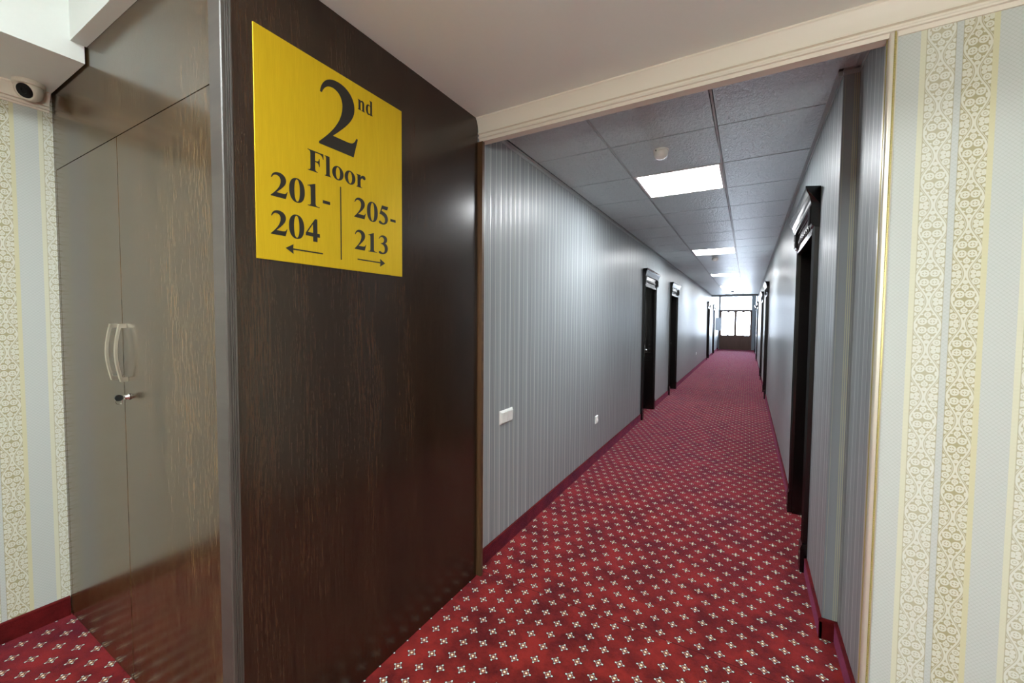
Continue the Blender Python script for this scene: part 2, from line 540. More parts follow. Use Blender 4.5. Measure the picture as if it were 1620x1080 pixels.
# corridor walls with door openings
DOOR_W, DOOR_H = 0.82, 2.06          # clear opening
L_DOORS = [6.785, 9.25, 18.1, 21.05]
R_DOORS = [3.445, 9.83, 12.84, 18.75, 22.9]
FILL_WIN = (20.1, 21.9, 0.95, 2.70)  # opening for an added side window that brightens the corridor end
def corridor_wall(name, xf, sgn, y0, y1, doors, win=None):
    bm = bmesh.new()
    xa, xb = sorted((xf, xf + sgn * 0.2))
    cuts = [y0]
    for d in doors:
        cuts += [d - DOOR_W / 2, d + DOOR_W / 2]
    cuts.append(y1)
    for a, b in zip(cuts[0::2], cuts[1::2]):
        if win and a < win[0] < b:
            box(bm, xa, xb, a, win[0], 0, 3.15); box(bm, xa, xb, win[1], b, 0, 3.15)
            box(bm, xa, xb, win[0], win[1], 0, win[2]); box(bm, xa, xb, win[0], win[1], win[3], 3.15)
        else:
            box(bm, xa, xb, a, b, 0, 3.15)
    for d in doors:
        box(bm, xa, xb, d - DOOR_W / 2, d + DOOR_W / 2, DOOR_H, 3.15)
    return struct(name, bm, MAT['grey'])
corridor_wall('wall_corridor_left', X_COR_L, -1, 1.96, Y_END, L_DOORS)
corridor_wall('wall_corridor_right', X_COR_R, 1, Y_JOG + 0.003, Y_END, R_DOORS, FILL_WIN)
struct('wall_recess', box(bmesh.new(), X_RECESS, X_RECESS + 0.2, Y_FRONT + 0.03, Y_JOG + 0.003, 0, 3.15), MAT['grey'])
struct('wall_return', box(bmesh.new(), X_COR_R, X_RECESS, Y_JOG, Y_JOG + 0.003, 0, 2.75), MAT['grey_jog'])

# corridor end wall around the double door and the window above it
EX0, EX1 = -1.330, 0.195
bm = bmesh.new()
box(bm, X_COR_L, EX0, Y_END, Y_END + 0.25, 0, 3.15)
box(bm, EX1, X_COR_R, Y_END, Y_END + 0.25, 0, 3.15)
box(bm, EX0, EX1, Y_END, Y_END + 0.25, 2.88, 3.15)
struct('wall_end', bm, MAT['grey_x'])
struct('ceiling_end', box(bmesh.new(), X_COR_L, X_COR_R, Y_CEIL_END + 0.06, Y_END, 3.0, 3.15), MAT['tray'])
struct('wall_bulkhead', box(bmesh.new(), X_COR_L, X_COR_R, Y_CEIL_END, Y_CEIL_END + 0.06, 2.565, 3.15), MAT['grey_x'])

# corridor ceiling: tiles laid in a metal grid
GX, GY0, GP = (-0.820, -0.191), 2.695, 0.634
LAMP_CELLS = (1, 7, 13, 19, 24)
bm = bmesh.new()
colx = ((X_COR_L + 0.022, GX[0]), GX, (GX[1], X_RECESS))
k = -2
while GY0 + k * GP < Y_CEIL_END - 0.03:
    y0, y1 = GY0 + k * GP, min(GY0 + (k + 1) * GP, Y_CEIL_END)
    for ci, (a, b) in enumerate(colx):
        if ci == 1 and k in LAMP_CELLS:
            continue
        yy0 = max(y0, Y_FRONT + 0.05)
        if y1 - yy0 < 0.03:
            continue
        bb = X_COR_R - 0.0 if (ci == 2 and yy0 > Y_JOG) else b
        box(bm, a + 0.0095, bb - 0.0095, yy0 + 0.0075, y1 - 0.0075, Z_COR, Z_COR + 0.012)
    k += 1
struct('ceiling_corridor', bm, MAT['tile'])
struct('ceiling_void', box(bmesh.new(), X_COR_L, X_RECESS, Y_FRONT + 0.046, Y_CEIL_END, Z_COR + 0.09, Z_COR + 0.12), MAT['dark_gap'])
bm = bmesh.new()
for gx in GX:
    box(bm, gx - 0.0055, gx + 0.0055, Y_FRONT + 0.046, Y_CEIL_END, Z_COR + 0.002, Z_COR + 0.03)
k = -1
while GY0 + k * GP < Y_CEIL_END:
    y = GY0 + k * GP
    if y > Y_FRONT + 0.06:
        xr = X_COR_R if y > Y_JOG else X_RECESS
        box(bm, X_COR_L, GX[0] - 0.0055, y - 0.0040, y + 0.0040, Z_COR + 0.004, Z_COR + 0.03)
        box(bm, GX[0] + 0.0055, GX[1] - 0.0055, y - 0.0040, y + 0.0040, Z_COR + 0.004, Z_COR + 0.03)
        box(bm, GX[1] + 0.0055, xr, y - 0.0040, y + 0.0040, Z_COR + 0.004, Z_COR + 0.03)
    k += 1
struct('ceiling_grid', bm, MAT['grid'])
# wall angles along the corridor ceiling
def angle_prof(x, s):
    return [(x, Z_COR), (x + s * 0.022, Z_COR), (x + s * 0.022, Z_COR - 0.002), (x + s * 0.003, Z_COR - 0.002), (x + s * 0.003, Z_COR - 0.022), (x, Z_COR - 0.022)]
struct('trim_1', prism(bmesh.new(), angle_prof(X_COR_L, 1), 'y', Y_FRONT + 0.046, Y_CEIL_END), MAT['grid'])
bm = prism(bmesh.new(), angle_prof(X_COR_R, -1), 'y', Y_JOG - 0.022, Y_CEIL_END)
prism(bm, angle_prof(X_RECESS, -1), 'y', Y_FRONT + 0.046, Y_JOG)
prism(bm, [(Y_JOG, Z_COR), (Y_JOG - 0.022, Z_COR), (Y_JOG - 0.022, Z_COR - 0.002), (Y_JOG - 0.003, Z_COR - 0.002), (Y_JOG - 0.003, Z_COR - 0.022), (Y_JOG, Z_COR - 0.022)], 'x', X_COR_R - 0.02, X_RECESS)
struct('trim_2', bm, MAT['grid'])

# carpet-covered skirting with a rolled top edge
def skirt_prof(x, s, h=0.095, t=0.013):
    return [(x, 0), (x + s * t, 0), (x + s * t, h - 0.014), (x + s * (t + 0.002), h - 0.010), (x + s * (t + 0.002), h - 0.004), (x + s * (t - 0.002), h), (x, h)]
def skirts(name, segs):
    bm = bmesh.new()
    for kind, pos, s, a, b in segs:
        prism(bm, skirt_prof(pos, s), kind, a, b)
    return struct(name, bm, MAT['skirt'])
def gaps(doors, y0, y1, m=0.50):
    out, a = [], y0
    for d in doors:
        out.append((a, d - m)); a = d + m
    out.append((a, y1))
    return out
skirts('baseboard_left', [('y', X_WALL_L, 1, Y_BACK, Y_CAB - 0.003)])
skirts('baseboard_corridor_left', [('y', X_COR_L, 1, a, b) for a, b in gaps(L_DOORS, 1.961, Y_END)])
skirts('baseboard_corridor_right', [('y', X_COR_R, -1, a, b) for a, b in gaps(R_DOORS, Y_JOG - 0.013, Y_END)]
       + [('x', Y_JOG, -1, X_COR_R - 0.010, X_RECESS), ('y', X_RECESS, -1, Y_FRONT + 0.02, Y_JOG)])
skirts('baseboard_front', [('x', Y_FRONT, -1, X_RECESS + 0.024, X_FOYER_R)])
skirts('baseboard_back', [('x', Y_BACK, 1, X_WALL_L, X_FOYER_R)])
skirts('baseboard_right', [('y', X_FOYER_R, -1, Y_BACK, Y_FRONT)])

# crown moulding over the opening and the cream wall, and along the left wall
def crown_prof(h):
    """(out from the wall, down from the ceiling)"""
    pts = [(0, 0), (0.040, 0), (0.040, -0.006), (0.037, -0.009)]
    for i in range(0, 9):
        a = i / 8
        pts.append((0.036 - 0.020 * a - 0.004 * math.sin(PI * a), -0.010 - (h * 0.52) * a))
    pts += [(0.0215, -0.010 - h * 0.54), (0.0215, -0.010 - h * 0.60), (0.0100, -0.010 - h * 0.615), (0.0095, -0.010 - h * 0.68),
            (0.0160, -0.010 - h * 0.70), (0.0175, -0.010 - h * 0.74), (0.0160, -0.010 - h * 0.78), (0.0085, -0.010 - h * 0.795), (0.006, -h), (0, -h)]
    return pts
bm = bmesh.new()
prism(bm, [(Y_FRONT - a, Z_FOYER + b) for a, b in crown_prof(0.122)], 'x', X_PANEL + 0.002, X_FOYER_R)
box(bm, X_PANEL + 0.002, X_RECESS - 0.004, Y_FRONT - 0.006, Y_FRONT - 0.0002, 2.500, 2.530)
struct('trim_3', bm, MAT['moulding'])
struct('trim_4', prism(bmesh.new(), [(X_WALL_L + a, 2.557 + b) for a, b in crown_prof(0.085)], 'y', Y_BACK, Y_CAB - 0.010), MAT['moulding'])

# pearl and gold corner moulding where the cream wall meets the corridor
bm = bmesh.new()
xc = X_RECESS
prof = [(xc - 0.003, Y_FRONT + 0.030), (xc - 0.003, Y_FRONT + 0.001)]
for i in range(9):
    a = PI + i / 8 * PI / 2
    prof.append((xc + 0.006 + 0.009 * math.cos(a), Y_FRONT - 0.001 + 0.010 * math.sin(a)))
prof += [(xc + 0.012, Y_FRONT - 0.012), (xc + 0.012, Y_FRONT - 0.006), (xc + 0.019, Y_FRONT - 0.006), (xc + 0.0195, Y_FRONT - 0.009), (xc + 0.0225, Y_FRONT - 0.008),
         (xc + 0.0225, Y_FRONT - 0.0003), (xc - 0.0005, Y_FRONT - 0.0003), (xc - 0.0005, Y_FRONT + 0.030)]
prism(bm, prof, 'z', 0.0, 2.515)
corner = struct('trim_5', bm, MAT['trimcream'])
bm = bmesh.new()
prism(bm, [(xc + 0.0121, Y_FRONT - 0.0061), (xc + 0.0121, Y_FRONT - 0.0095), (xc + 0.0189, Y_FRONT - 0.0095), (xc + 0.0189, Y_FRONT - 0.0061)], 'z', 0.0, 2.51)
for i in range(330):
    z = 0.012 + i * 0.0076
    prism(bm, [(xc + 0.0125, Y_FRONT - 0.0094), (xc + 0.0140, Y_FRONT - 0.0130), (xc + 0.0170, Y_FRONT - 0.0130), (xc + 0.0185, Y_FRONT - 0.0094)], 'z', z - 0.0026, z + 0.0026)
prism(bm, [(xc - 0.0031, Y_FRONT + 0.012), (xc - 0.0050, Y_FRONT + 0.010), (xc - 0.0050, Y_FRONT + 0.004), (xc - 0.0031, Y_FRONT + 0.002)], 'z', 0.0, 2.50)
struct('gold_bead', bm, MAT['goldtrim'], parent=corner)

# window over the end door
bm = bmesh.new()
fy0, fy1 = Y_END + 0.10, Y_END + 0.16
box(bm, EX0, EX1, fy0, fy1, 2.12, 2.16); box(bm, EX0, EX1, fy0, fy1, 2.84, 2.88)
box(bm, EX0, EX0 + 0.04, fy0, fy1, 2.16, 2.84); box(bm, EX1 - 0.04, EX1, fy0, fy1, 2.16, 2.84)
win = struct('window_1', bm, MAT['white_frame'])
struct('pane', box(bmesh.new(), EX0 + 0.04, EX1 - 0.04, fy0 + 0.025, fy0 + 0.031, 2.16, 2.84), MAT['glass'], parent=win)
wy0, wy1, wz0, wz1 = FILL_WIN; wx = X_COR_R + 0.11  # unseen side window, added to throw daylight on the far left wall
bm = bmesh.new()
box(bm, wx, wx + 0.05, wy0, wy1, wz0, wz0 + 0.05); box(bm, wx, wx + 0.05, wy0, wy1, wz1 - 0.05, wz1)
for ya in (wy0, (wy0 + wy1) / 2 - 0.025, wy1 - 0.05):
    box(bm, wx, wx + 0.05, ya, ya + 0.05, wz0 + 0.05, wz1 - 0.05)
fill_win = struct('window_fill', bm, MAT['white_frame'])
struct('pane', box(bmesh.new(), wx + 0.022, wx + 0.028, wy0 + 0.05, wy1 - 0.05, wz0 + 0.05, wz1 - 0.05), MAT['glass'], parent=fill_win)
ql = bpy.data.lights.new('daylight_portal', 'AREA'); ql.shape = 'RECTANGLE'; ql.size = wy1 - wy0; ql.size_y = wz1 - wz0
qo = link(bpy.data.objects.new('daylight_portal', ql)); qo.location = (X_COR_R + 0.24, (wy0 + wy1) / 2, (wz0 + wz1) / 2)
qo.rotation_euler = (PI / 2, 0, PI / 2)
try:
    ql.cycles.is_portal = True
except Exception:
    pass
pl = bpy.data.lights.new('daylight_portal', 'AREA'); pl.shape = 'RECTANGLE'; pl.size = EX1 - EX0; pl.size_y = 2.9
po = link(bpy.data.objects.new('daylight_portal', pl)); po.location = ((EX0 + EX1) / 2, Y_END + 0.30, 1.46)
po.rotation_euler = (PI / 2, 0, PI)
try:
    pl.cycles.is_portal = True
except Exception:
    pass

# ================================================================= DOORS
def room_door():
    """local frame: +x out of the wall into the corridor, y along it, z up, origin at the middle of the sill"""
    root = empty('door_1', (0, 0, 0)); root['kind'] = 'structure'
    W = MAT['black_wood']; hw = DOOR_W / 2; cw = 0.078
    # lining of the opening
    bm = bmesh.new()
    box(bm, -0.198, 0.004, -hw + 0.001, -hw + 0.020, 0, DOOR_H - 0.001)
    box(bm, -0.198, 0.004, hw - 0.020, hw - 0.001, 0, DOOR_H - 0.001)
    box(bm, -0.198, 0.004, -hw + 0.020, hw - 0.020, DOOR_H - 0.020, DOOR_H - 0.001)
    obj('jamb', bm, W, root)
    # leaf with two sunk panels
    bm = bmesh.new()
    a = hw - 0.022
    box(bm, -0.165, -0.125, -a, a, 0.006, DOOR_H - 0.023)
    for z0, z1 in ((0.18, 0.92), (1.08, 1.90)):
        for (p, q, r, s) in ((-a + 0.12, -a + 0.15, z0, z1), (a - 0.15, a - 0.12, z0, z1), (-a + 0.15, a - 0.15, z0, z0 + 0.03), (-a + 0.15, a - 0.15, z1 - 0.03, z1)):
            box(bm, -0.125, -0.117, p, q, r, s)
    leaf = obj('door_leaf', bm, W, root)
    bm = bbox(-0.125, -0.119, a - 0.085, a - 0.045, 0.90, 1.10, 0.002)
    tube(bm, [(-0.119, a - 0.065, 1.02), (-0.075, a - 0.065, 1.02)], 0.010, 12)
    tube(bm, [(-0.078, a - 0.060, 1.02), (-0.076, a - 0.10, 1.021), (-0.078, a - 0.19, 1.018)], 0.009, 12)
    obj('door_handle', bm, MAT['chrome'], leaf, smooth=True)
    # casing posts, fluted
    for s in (-1, 1):
        y0, y1 = sorted((s * (hw - 0.004), s * (hw + cw)))
        n = 5; prof = [(0.0005, y0)]
        for i in range(n):
            ya = y0 + (y1 - y0) * (i + 0.10) / n; yb = y0 + (y1 - y0) * (i + 0.90) / n
            prof += [(0.022, ya), (0.026, (ya + yb) / 2), (0.022, yb), (0.018, y0 + (y1 - y0) * (i + 1) / n)]
        prof[-1] = (0.0005, y1)
        obj('casing', prism(bmesh.new(), prof, 'z', 0.17, 2.10), W, root)
        # plinth block with a sloped cap
        p0, p1 = sorted((s * (hw - 0.006), s * (hw + cw + 0.006)))
        bm = bmesh.new()
        prism(bm, [(0.0005, 0), (0.034, 0), (0.034, 0.150), (0.026, 0.172), (0.0005, 0.172)], 'y', p0, p1)
        obj('plinth', bm, W, root)
        # capital block hanging at the end of the frieze
        bm = bmesh.new()
        prism(bm, [(0.0005, 2.075), (0.036, 2.085), (0.042, 2.10), (0.042, 2.205), (0.0005, 2.205)], 'y', p0, p1)
        for i in range(3):
            yy = p0 + (p1 - p0) * (i + 0.5) / 3
            prism(bm, [(0.042, yy - 0.009), (0.050, yy - 0.004), (0.050, yy + 0.004), (0.042, yy + 0.009)], 'z', 2.10, 2.20)
        obj('capital', bm, W, root)
    # carved frieze
    bm = box(bmesh.new(), 0.0005, 0.022, -hw + 0.005, hw - 0.005, 2.045, 2.205)
    box(bm, 0.022, 0.028, -hw + 0.005, hw - 0.005, 2.045, 2.062); box(bm, 0.022, 0.028, -hw + 0.005, hw - 0.005, 2.188, 2.205)
    for i in range(9):
        yy = -hw + 0.09 + i * (2 * hw - 0.18) / 8
        lathe(bm2 := bmesh.new(), [(0.032, 0), (0.030, 0.004), (0.020, 0.003), (0.014, 0.008), (0, 0.010)], 12,
              Matrix.Translation((0.022, yy, 2.125)) @ Matrix.Rotation(PI / 2, 4, 'Y'))
        me = bpy.data.meshes.new('tmp'); bm2.to_mesh(me); bm2.free(); bm.from_mesh(me); bpy.data.meshes.remove(me)
    obj('frieze', bm, W, root)
    # crown: a cornice profile with returned ends
    prof = [(0.0005, 2.205), (0.044, 2.205), (0.046, 2.220), (0.050, 2.228), (0.054, 2.245), (0.060, 2.262), (0.069, 2.276), (0.072, 2.280), (0.072, 2.292), (0.077, 2.296), (0.077, 2.308), (0.0005, 2.308)]
    bm = bmesh.new(); rows = []
    he = hw + cw + 0.004
    for s in (-1, 1):
        rows.append([bm.verts.new((px, s * (he + max(0.0, px - 0.042)), pz)) for px, pz in prof])
    n = len(prof)
    for i in range(n):
        j = (i + 1) % n
        bm.faces.new((rows[0][i], rows[0][j], rows[1][j], rows[1][i]))
    bm.faces.new(rows[0]); bm.faces.new(rows[1][::-1])
    obj('crown', bm, W, root)
    for ch in root.children:                # the head of the surround sits a little lower than the post height drawn above
        for v in ch.data.vertices:
            if v.co.z > 1.95 and ch.name.split('.')[0] not in ('jamb', 'door_leaf'):
                v.co.z -= 0.022
    return root

first = room_door()
l_names = ('nearest door on the left corridor wall, black wood with moulded crown', 'second door along the left corridor wall, black wood',
           'third door far along the left corridor wall, black wood', 'last door on the left corridor wall, just before the grey box')
r_names = ('nearest door on the right corridor wall, large black wood casing and carved crown', 'second door along the right corridor wall, narrow black edge',
           'third door along the right corridor wall, narrow black edge', 'fourth door far along the right corridor wall', 'last door on the right corridor wall, by the exit')
n_door = 0
for side, xs, doors, names in (('L', X_COR_L, L_DOORS, l_names), ('R', X_COR_R, R_DOORS, r_names)):
    for y, lab in zip(doors, names):
        n_door += 1
        d = first if n_door == 1 else copy_tree(first)
        d.name = 'door_%d' % n_door
        d.location = (xs, y, 0); d.rotation_euler = (0, 0, 0 if side == 'L' else PI)
        d['kind'] = 'structure'; d['label'] = lab; d['category'] = 'door'
# dark rooms' back boards are the door leaves themselves; close the openings behind them
for nm, xs, s, doors in (('wall_rooms_left', X_COR_L - 0.2, -1, L_DOORS), ('wall_rooms_right', X_COR_R + 0.2, 1, R_DOORS)):
    a, b = sorted((xs + s * 0.001, xs + s * 0.05))
    bm = box(bmesh.new(), a, b, 2.05, FILL_WIN[0] - 0.1 if s > 0 else Y_END, 0, 3.15)
    if s > 0:
        box(bm, a, b, FILL_WIN[1] + 0.1, Y_END, 0, 3.15)
    struct(nm, bm, MAT['core'])

# brown double door at the end, two glazed lights in each leaf
ed = empty('door_%d' % (n_door + 1), ((EX0 + EX1) / 2, Y_END, 0))
ed['kind'] = 'structure'; ed['label'] = 'brown double door with four glazed lights closing the corridor end'; ed['category'] = 'door'
half = (EX1 - EX0) / 2
bm = bmesh.new()
box(bm, -half, -half + 0.05, 0.06, 0.16, 0, 2.12); box(bm, half - 0.05, half, 0.06, 0.16, 0, 2.12)
box(bm, -half + 0.05, half - 0.05, 0.06, 0.16, 2.085, 2.12)
obj('door_frame', bm, MAT['end_wood'], ed)
def rounded(x0, x1, z0, z1, r, n=6):
    out = []
    for cx, cz, a0 in ((x1 - r, z1 - r, 0), (x0 + r, z1 - r, PI / 2), (x0 + r, z0 + r, PI), (x1 - r, z0 + r, 1.5 * PI)):
        for i in range(n + 1):
            a = a0 + i / n * PI / 2
            out.append((cx + r * math.cos(a), cz + r * math.sin(a)))
    return out
def plate_with_holes(outer, holes, y0, y1):
    """a board in the x,z plane with openings"""
    cu = bpy.data.curves.new('tmp', 'CURVE'); cu.dimensions = '2D'; cu.fill_mode = 'BOTH'; cu.extrude = (y1 - y0) / 2
    for loop in [outer] + holes:
        sp = cu.splines.new('POLY'); sp.points.add(len(loop) - 1); sp.use_cyclic_u = True
        for p, (x, z) in zip(sp.points, loop):
            p.co = (x, z, 0, 1)
    o = bpy.data.objects.new('tmp', cu); COL.objects.link(o)
    dg = bpy.context.evaluated_depsgraph_get()
    me = bpy.data.meshes.new_from_object(o.evaluated_get(dg))
    bm = bmesh.new(); bm.from_mesh(me)
    bpy.data.objects.remove(o); bpy.data.curves.remove(cu); bpy.data.meshes.remove(me)
    bmesh.ops.transform(bm, matrix=Matrix.Translation((0, (y0 + y1) / 2, 0)) @ Matrix.Rotation(PI / 2, 4, 'X'), verts=bm.verts)
    bmesh.ops.remove_doubles(bm, verts=bm.verts, dist=1e-5)
    return bm
for s in (-1, 1):
    x0, x1 = (-half + 0.052, -0.002) if s < 0 else (0.002, half - 0.052)
    w = x1 - x0
    mo, mi_ = (0.025, 0.060) if s < 0 else (0.045, 0.030)
    lights = [(x0 + mo, x0 + w / 2 - 0.018), (x0 + w / 2 + 0.018, x1 - mi_)]
    bm = plate_with_holes([(x0, 0.01), (x1, 0.01), (x1, 2.083), (x0, 2.083)], [rounded(a, b, 0.775, 2.035, 0.06)[::-1] for a, b in lights], 0.085, 0.125)
    box(bm, x0 + 0.06, x1 - 0.06, 0.077, 0.085, 0.12, 0.15); box(bm, x0 + 0.06, x1 - 0.06, 0.077, 0.085, 0.68, 0.71)
    box(bm, x0 - 0.012, x0 + 0.03, 0.126, 0.140, 0.0, 2.085); box(bm, x1 - 0.03, x1 + 0.012, 0.126, 0.140, 0.0, 2.085)
    box(bm, x0 + 0.03, x1 - 0.03, 0.126, 0.140, 0.0, 0.05); box(bm, x0 + 0.03, x1 - 0.03, 0.126, 0.140, 2.045, 2.085)
    lf = obj('door_leaf', bm, MAT['end_wood'], ed)
    for a, b in lights:
        obj('pane', box(bmesh.new(), a - 0.005, b + 0.005, 0.102, 0.108, 0.77, 2.040), MAT['glass'], lf)

# ================================================================= CUPBOARD
cup = empty('cupboard', ((X_WALL_L + X_PANEL) / 2, 1.3, 0))
tag(cup, 'tall built-in cupboard in dark wenge with two doors, its side carrying the yellow sign', 'cupboard')
def cpart(name, bm, mat, parent=None, smooth=False):
    o = obj(name, bm, mat, parent or cup, smooth=smooth)
    if parent is None:
        o.matrix_parent_inverse = Matrix.Translation(-Vector(cup.location))
    return o
XL = X_WALL_L + 0.004
ZT = Z_FOYER - 0.001
SEAM_T, SEAM_M, DR = 2.203, -2.148, -1.408
cpart('carcass', box(bmesh.new(), XL, X_PANEL - 0.022, Y_CAB + 0.022, 1.92, 0.001, ZT), MAT['core'])
side = cpart('side_panel', box(bmesh.new(), X_PANEL - 0.020, X_PANEL, 0.659, 1.925, 0.001, ZT), MAT['panel'])
# front frame: filler by the wall, fascia above the doors, stile at the corner
bm = bmesh.new()
box(bm, XL, XL + 0.030, Y_CAB, Y_CAB + 0.020, 0.001, SEAM_T)
box(bm, XL, DR + 0.003, Y_CAB, Y_CAB + 0.020, SEAM_T, Z_FOYER + 0.05)
cpart('front_frame', bm, MAT['front'])
# grooved edge band round the corner
prof = [(DR + 0.0035, Y_CAB + 0.020), (DR + 0.0035, Y_CAB - 0.008), (X_PANEL - 0.002, Y_CAB - 0.008), (X_PANEL + 0.001, Y_CAB - 0.005)]
for i in range(3):
    y = Y_CAB + 0.004 + i * 0.006
    prof += [(X_PANEL + 0.001, y - 0.0015), (X_PANEL - 0.0015, y), (X_PANEL + 0.001, y + 0.0015)]
prof += [(X_PANEL + 0.001, 0.659), (X_PANEL - 0.020, 0.659), (X_PANEL - 0.020, Y_CAB + 0.020)]
cpart('edge_band', prism(bmesh.new(), prof, 'z', 0.001, ZT), MAT['edge'])
cpart('back_jamb', box(bmesh.new(), X_PANEL - 0.034, X_PANEL + 0.026, 1.937, 1.957, 0.001, 2.499), MAT['jamb'])
for s, (x0, x1) in ((-1, (XL + 0.034, SEAM_M - 0.002)), (1, (SEAM_M + 0.002, DR))):
    d = cpart('door', bbox(x0, x1, Y_CAB, Y_CAB + 0.018, 0.006, SEAM_T - 0.003, 0.0008, 1), MAT['front'])
    hx = -2.203 if s < 0 else -2.110
    bm = bmesh.new()
    N = 25; ztop, zbot = 1.474, 1.248
    bar = []
    for i in range(N):
        t = i / (N - 1)
        bar.append((hx, 0.618 - 0.015 * math.sin(PI * t), ztop + (zbot - ztop) * t))
    rows = []
    for (px, py, pz) in bar:
        rows.append([bm.verts.new(v) for v in ((px - 0.007, py - 0.004, pz), (px + 0.007, py - 0.004, pz), (px + 0.007, py + 0.004, pz), (px - 0.007, py + 0.004, pz))])
    for a, b in zip(rows, rows[1:]):
        for q in range(4):
            bm.faces.new((a[q], a[(q + 1) % 4], b[(q + 1) % 4], b[q]))
    bm.faces.new(rows[0]); bm.faces.new(rows[-1][::-1])
    for zz in (ztop - 0.008, zbot + 0.008):
        box(bm, hx - 0.007, hx + 0.007, 0.619, Y_CAB - 0.0005, zz - 0.008, zz + 0.008)
    h = obj('handle', bm, MAT['nickel'], d); h['label'] = 'bowed satin nickel handle'
    if s > 0:
        bm = lathe(bmesh.new(), [(0.0, 0.016), (0.008, 0.016), (0.0095, 0.013), (0.0095, 0.006), (0.0125, 0.004), (0.0125, 0.0), (0, 0)], 24,
                   Matrix.Translation((-2.100, Y_CAB, 1.188)) @ Matrix.Rotation(PI / 2, 4, 'X'))
        obj('lock', bm, MAT['chrome'], d, smooth=True)

# key left in the lock
key = empty('key', (-2.100, 0.61, 1.188))
tag(key, 'key with dark plastic head and wire ring, left in the cupboard lock', 'key')
def kpart(n, bm, m, smooth=False):
    o = obj(n, bm, m, key, smooth=smooth); o.matrix_parent_inverse = Matrix.Translation(-Vector(key.location)); return o
kpart('shaft', box(bmesh.new(), -2.1012, -2.0988, 0.615, 0.6205, 1.184, 1.192), MAT['chrome'])
bm = bmesh.new()
hp = [(0.6045 + 0.0125 * math.cos(2 * PI * i / 20), 1.188 + 0.0125 * math.sin(2 * PI * i / 20)) for i in range(20)]
prism(bm, hp, 'x', -2.1045, -2.0955)
kpart('head', bm, MAT['black_plastic'])
kpart('ring', tube(bmesh.new(), [(-2.100 + 0.003 * math.sin(2 * PI * i / 28), 0.6050 + 0.0105 * math.cos(2 * PI * i / 28), 1.1745 + 0.0115 * math.sin(2 * PI * i / 28)) for i in range(28)], 0.0008, 6, True), MAT['chrome'], True)

# ================================================================= SIGN
GL = {   # heavy serif capitals, digits and small letters drawn on a 1000-unit body: (outline, holes)
 '1': ("M442 0 L65 0 L65 19 C125 21 150 34 156 62 C160 82 160 100 160 130 L160 500 C160 560 156 588 120 588 C104 588 90 583 70 576 L60 592 L288 688 L308 688 L308 120 C308 50 320 22 442 19 Z", []),
 '2': ("M422 0 L17 0 L17 20 C150 150 288 310 288 470 C288 555 240 602 176 602 C118 602 78 566 52 500 L32 505 C48 612 120 688 238 688 C362 688 438 606 438 506 C438 410 380 320 172 130 L330 130 C408 130 430 142 458 206 L478 206 L422 0 Z", []),
 '3': ("M20 528 L36 522 C66 584 108 614 162 614 C222 614 258 576 258 520 C258 446 206 400 112 386 L112 368 C228 356 290 292 290 186 C290 100 252 46 192 46 C142 46 118 92 72 92 C42 92 18 74 18 46 C18 10 68 -14 150 -14 C318 -14 430 90 430 224 C430 312 390 372 312 404 C370 440 402 490 402 550 C402 630 330 688 232 688 C132 688 60 632 20 528 Z", []),
 '4': ("M475 258 L475 146 L394 146 L394 0 L256 0 L256 146 L26 146 L26 226 L322 688 L394 688 L394 258 Z", ["M256 258 L256 522 L88 258 Z"]),
 '5': ("M444 676 L396 546 L172 546 L146 474 C320 452 430 362 430 216 C430 82 320 -14 170 -14 C70 -14 22 16 22 54 C22 84 46 106 76 106 C126 106 150 48 206 48 C264 48 300 98 300 168 C300 268 226 330 58 352 L166 676 Z", []),
 'n': ("M20 461 L205 461 L205 400 C240 450 285 473 338 473 C420 473 466 420 466 330 L466 92 C466 42 476 22 525 18 L525 0 L282 0 L282 18 C320 22 332 42 332 92 L332 318 C332 368 316 390 286 390 C256 390 228 370 205 335 L205 92 C205 42 217 22 258 18 L258 0 L20 0 L20 18 C62 22 72 42 72 92 L72 370 C72 420 62 438 20 443 Z", []),
 'd': ("M270 676 L470 676 L470 116 C470 62 482 48 530 45 L530 28 L337 -12 L337 45 C300 6 260 -14 206 -14 C100 -14 25 86 25 226 C25 370 110 473 220 473 C265 473 305 458 337 430 L337 586 C337 640 320 655 270 658 Z", ["M337 374 C320 410 296 430 262 430 C200 430 168 350 168 236 C168 112 202 56 256 56 C290 56 320 76 337 110 Z"]),
 'F': ("M16 676 L583 676 L583 500 L562 500 C545 600 500 638 400 638 L275 638 L275 366 L310 366 C380 366 408 396 420 476 L441 476 L441 214 L420 214 C408 294 378 328 310 328 L275 328 L275 120 C275 46 296 25 370 19 L370 0 L16 0 L16 19 C85 23 112 46 112 120 L112 556 C112 632 85 652 16 657 Z", []),
 'l': ("M16 676 L205 676 L205 92 C205 42 217 22 258 18 L258 0 L16 0 L16 18 C60 22 70 42 70 92 L70 586 C70 640 60 655 16 658 Z", []),
 'r': ("M20 461 L205 461 L205 376 C240 446 280 473 330 473 C395 473 430 440 430 395 C430 352 405 325 370 325 C330 325 315 362 290 362 C255 362 220 316 205 256 L205 92 C205 42 220 22 280 18 L280 0 L20 0 L20 18 C62 22 72 42 72 92 L72 370 C72 420 62 438 20 443 Z", []),
 '-': ("M44 180 L288 180 L288 276 L44 276 Z", []),
}
ADV = {'n': 556, 'd': 556, 'F': 611, 'l': 278, 'o': 500, 'r': 444, '-': 333}
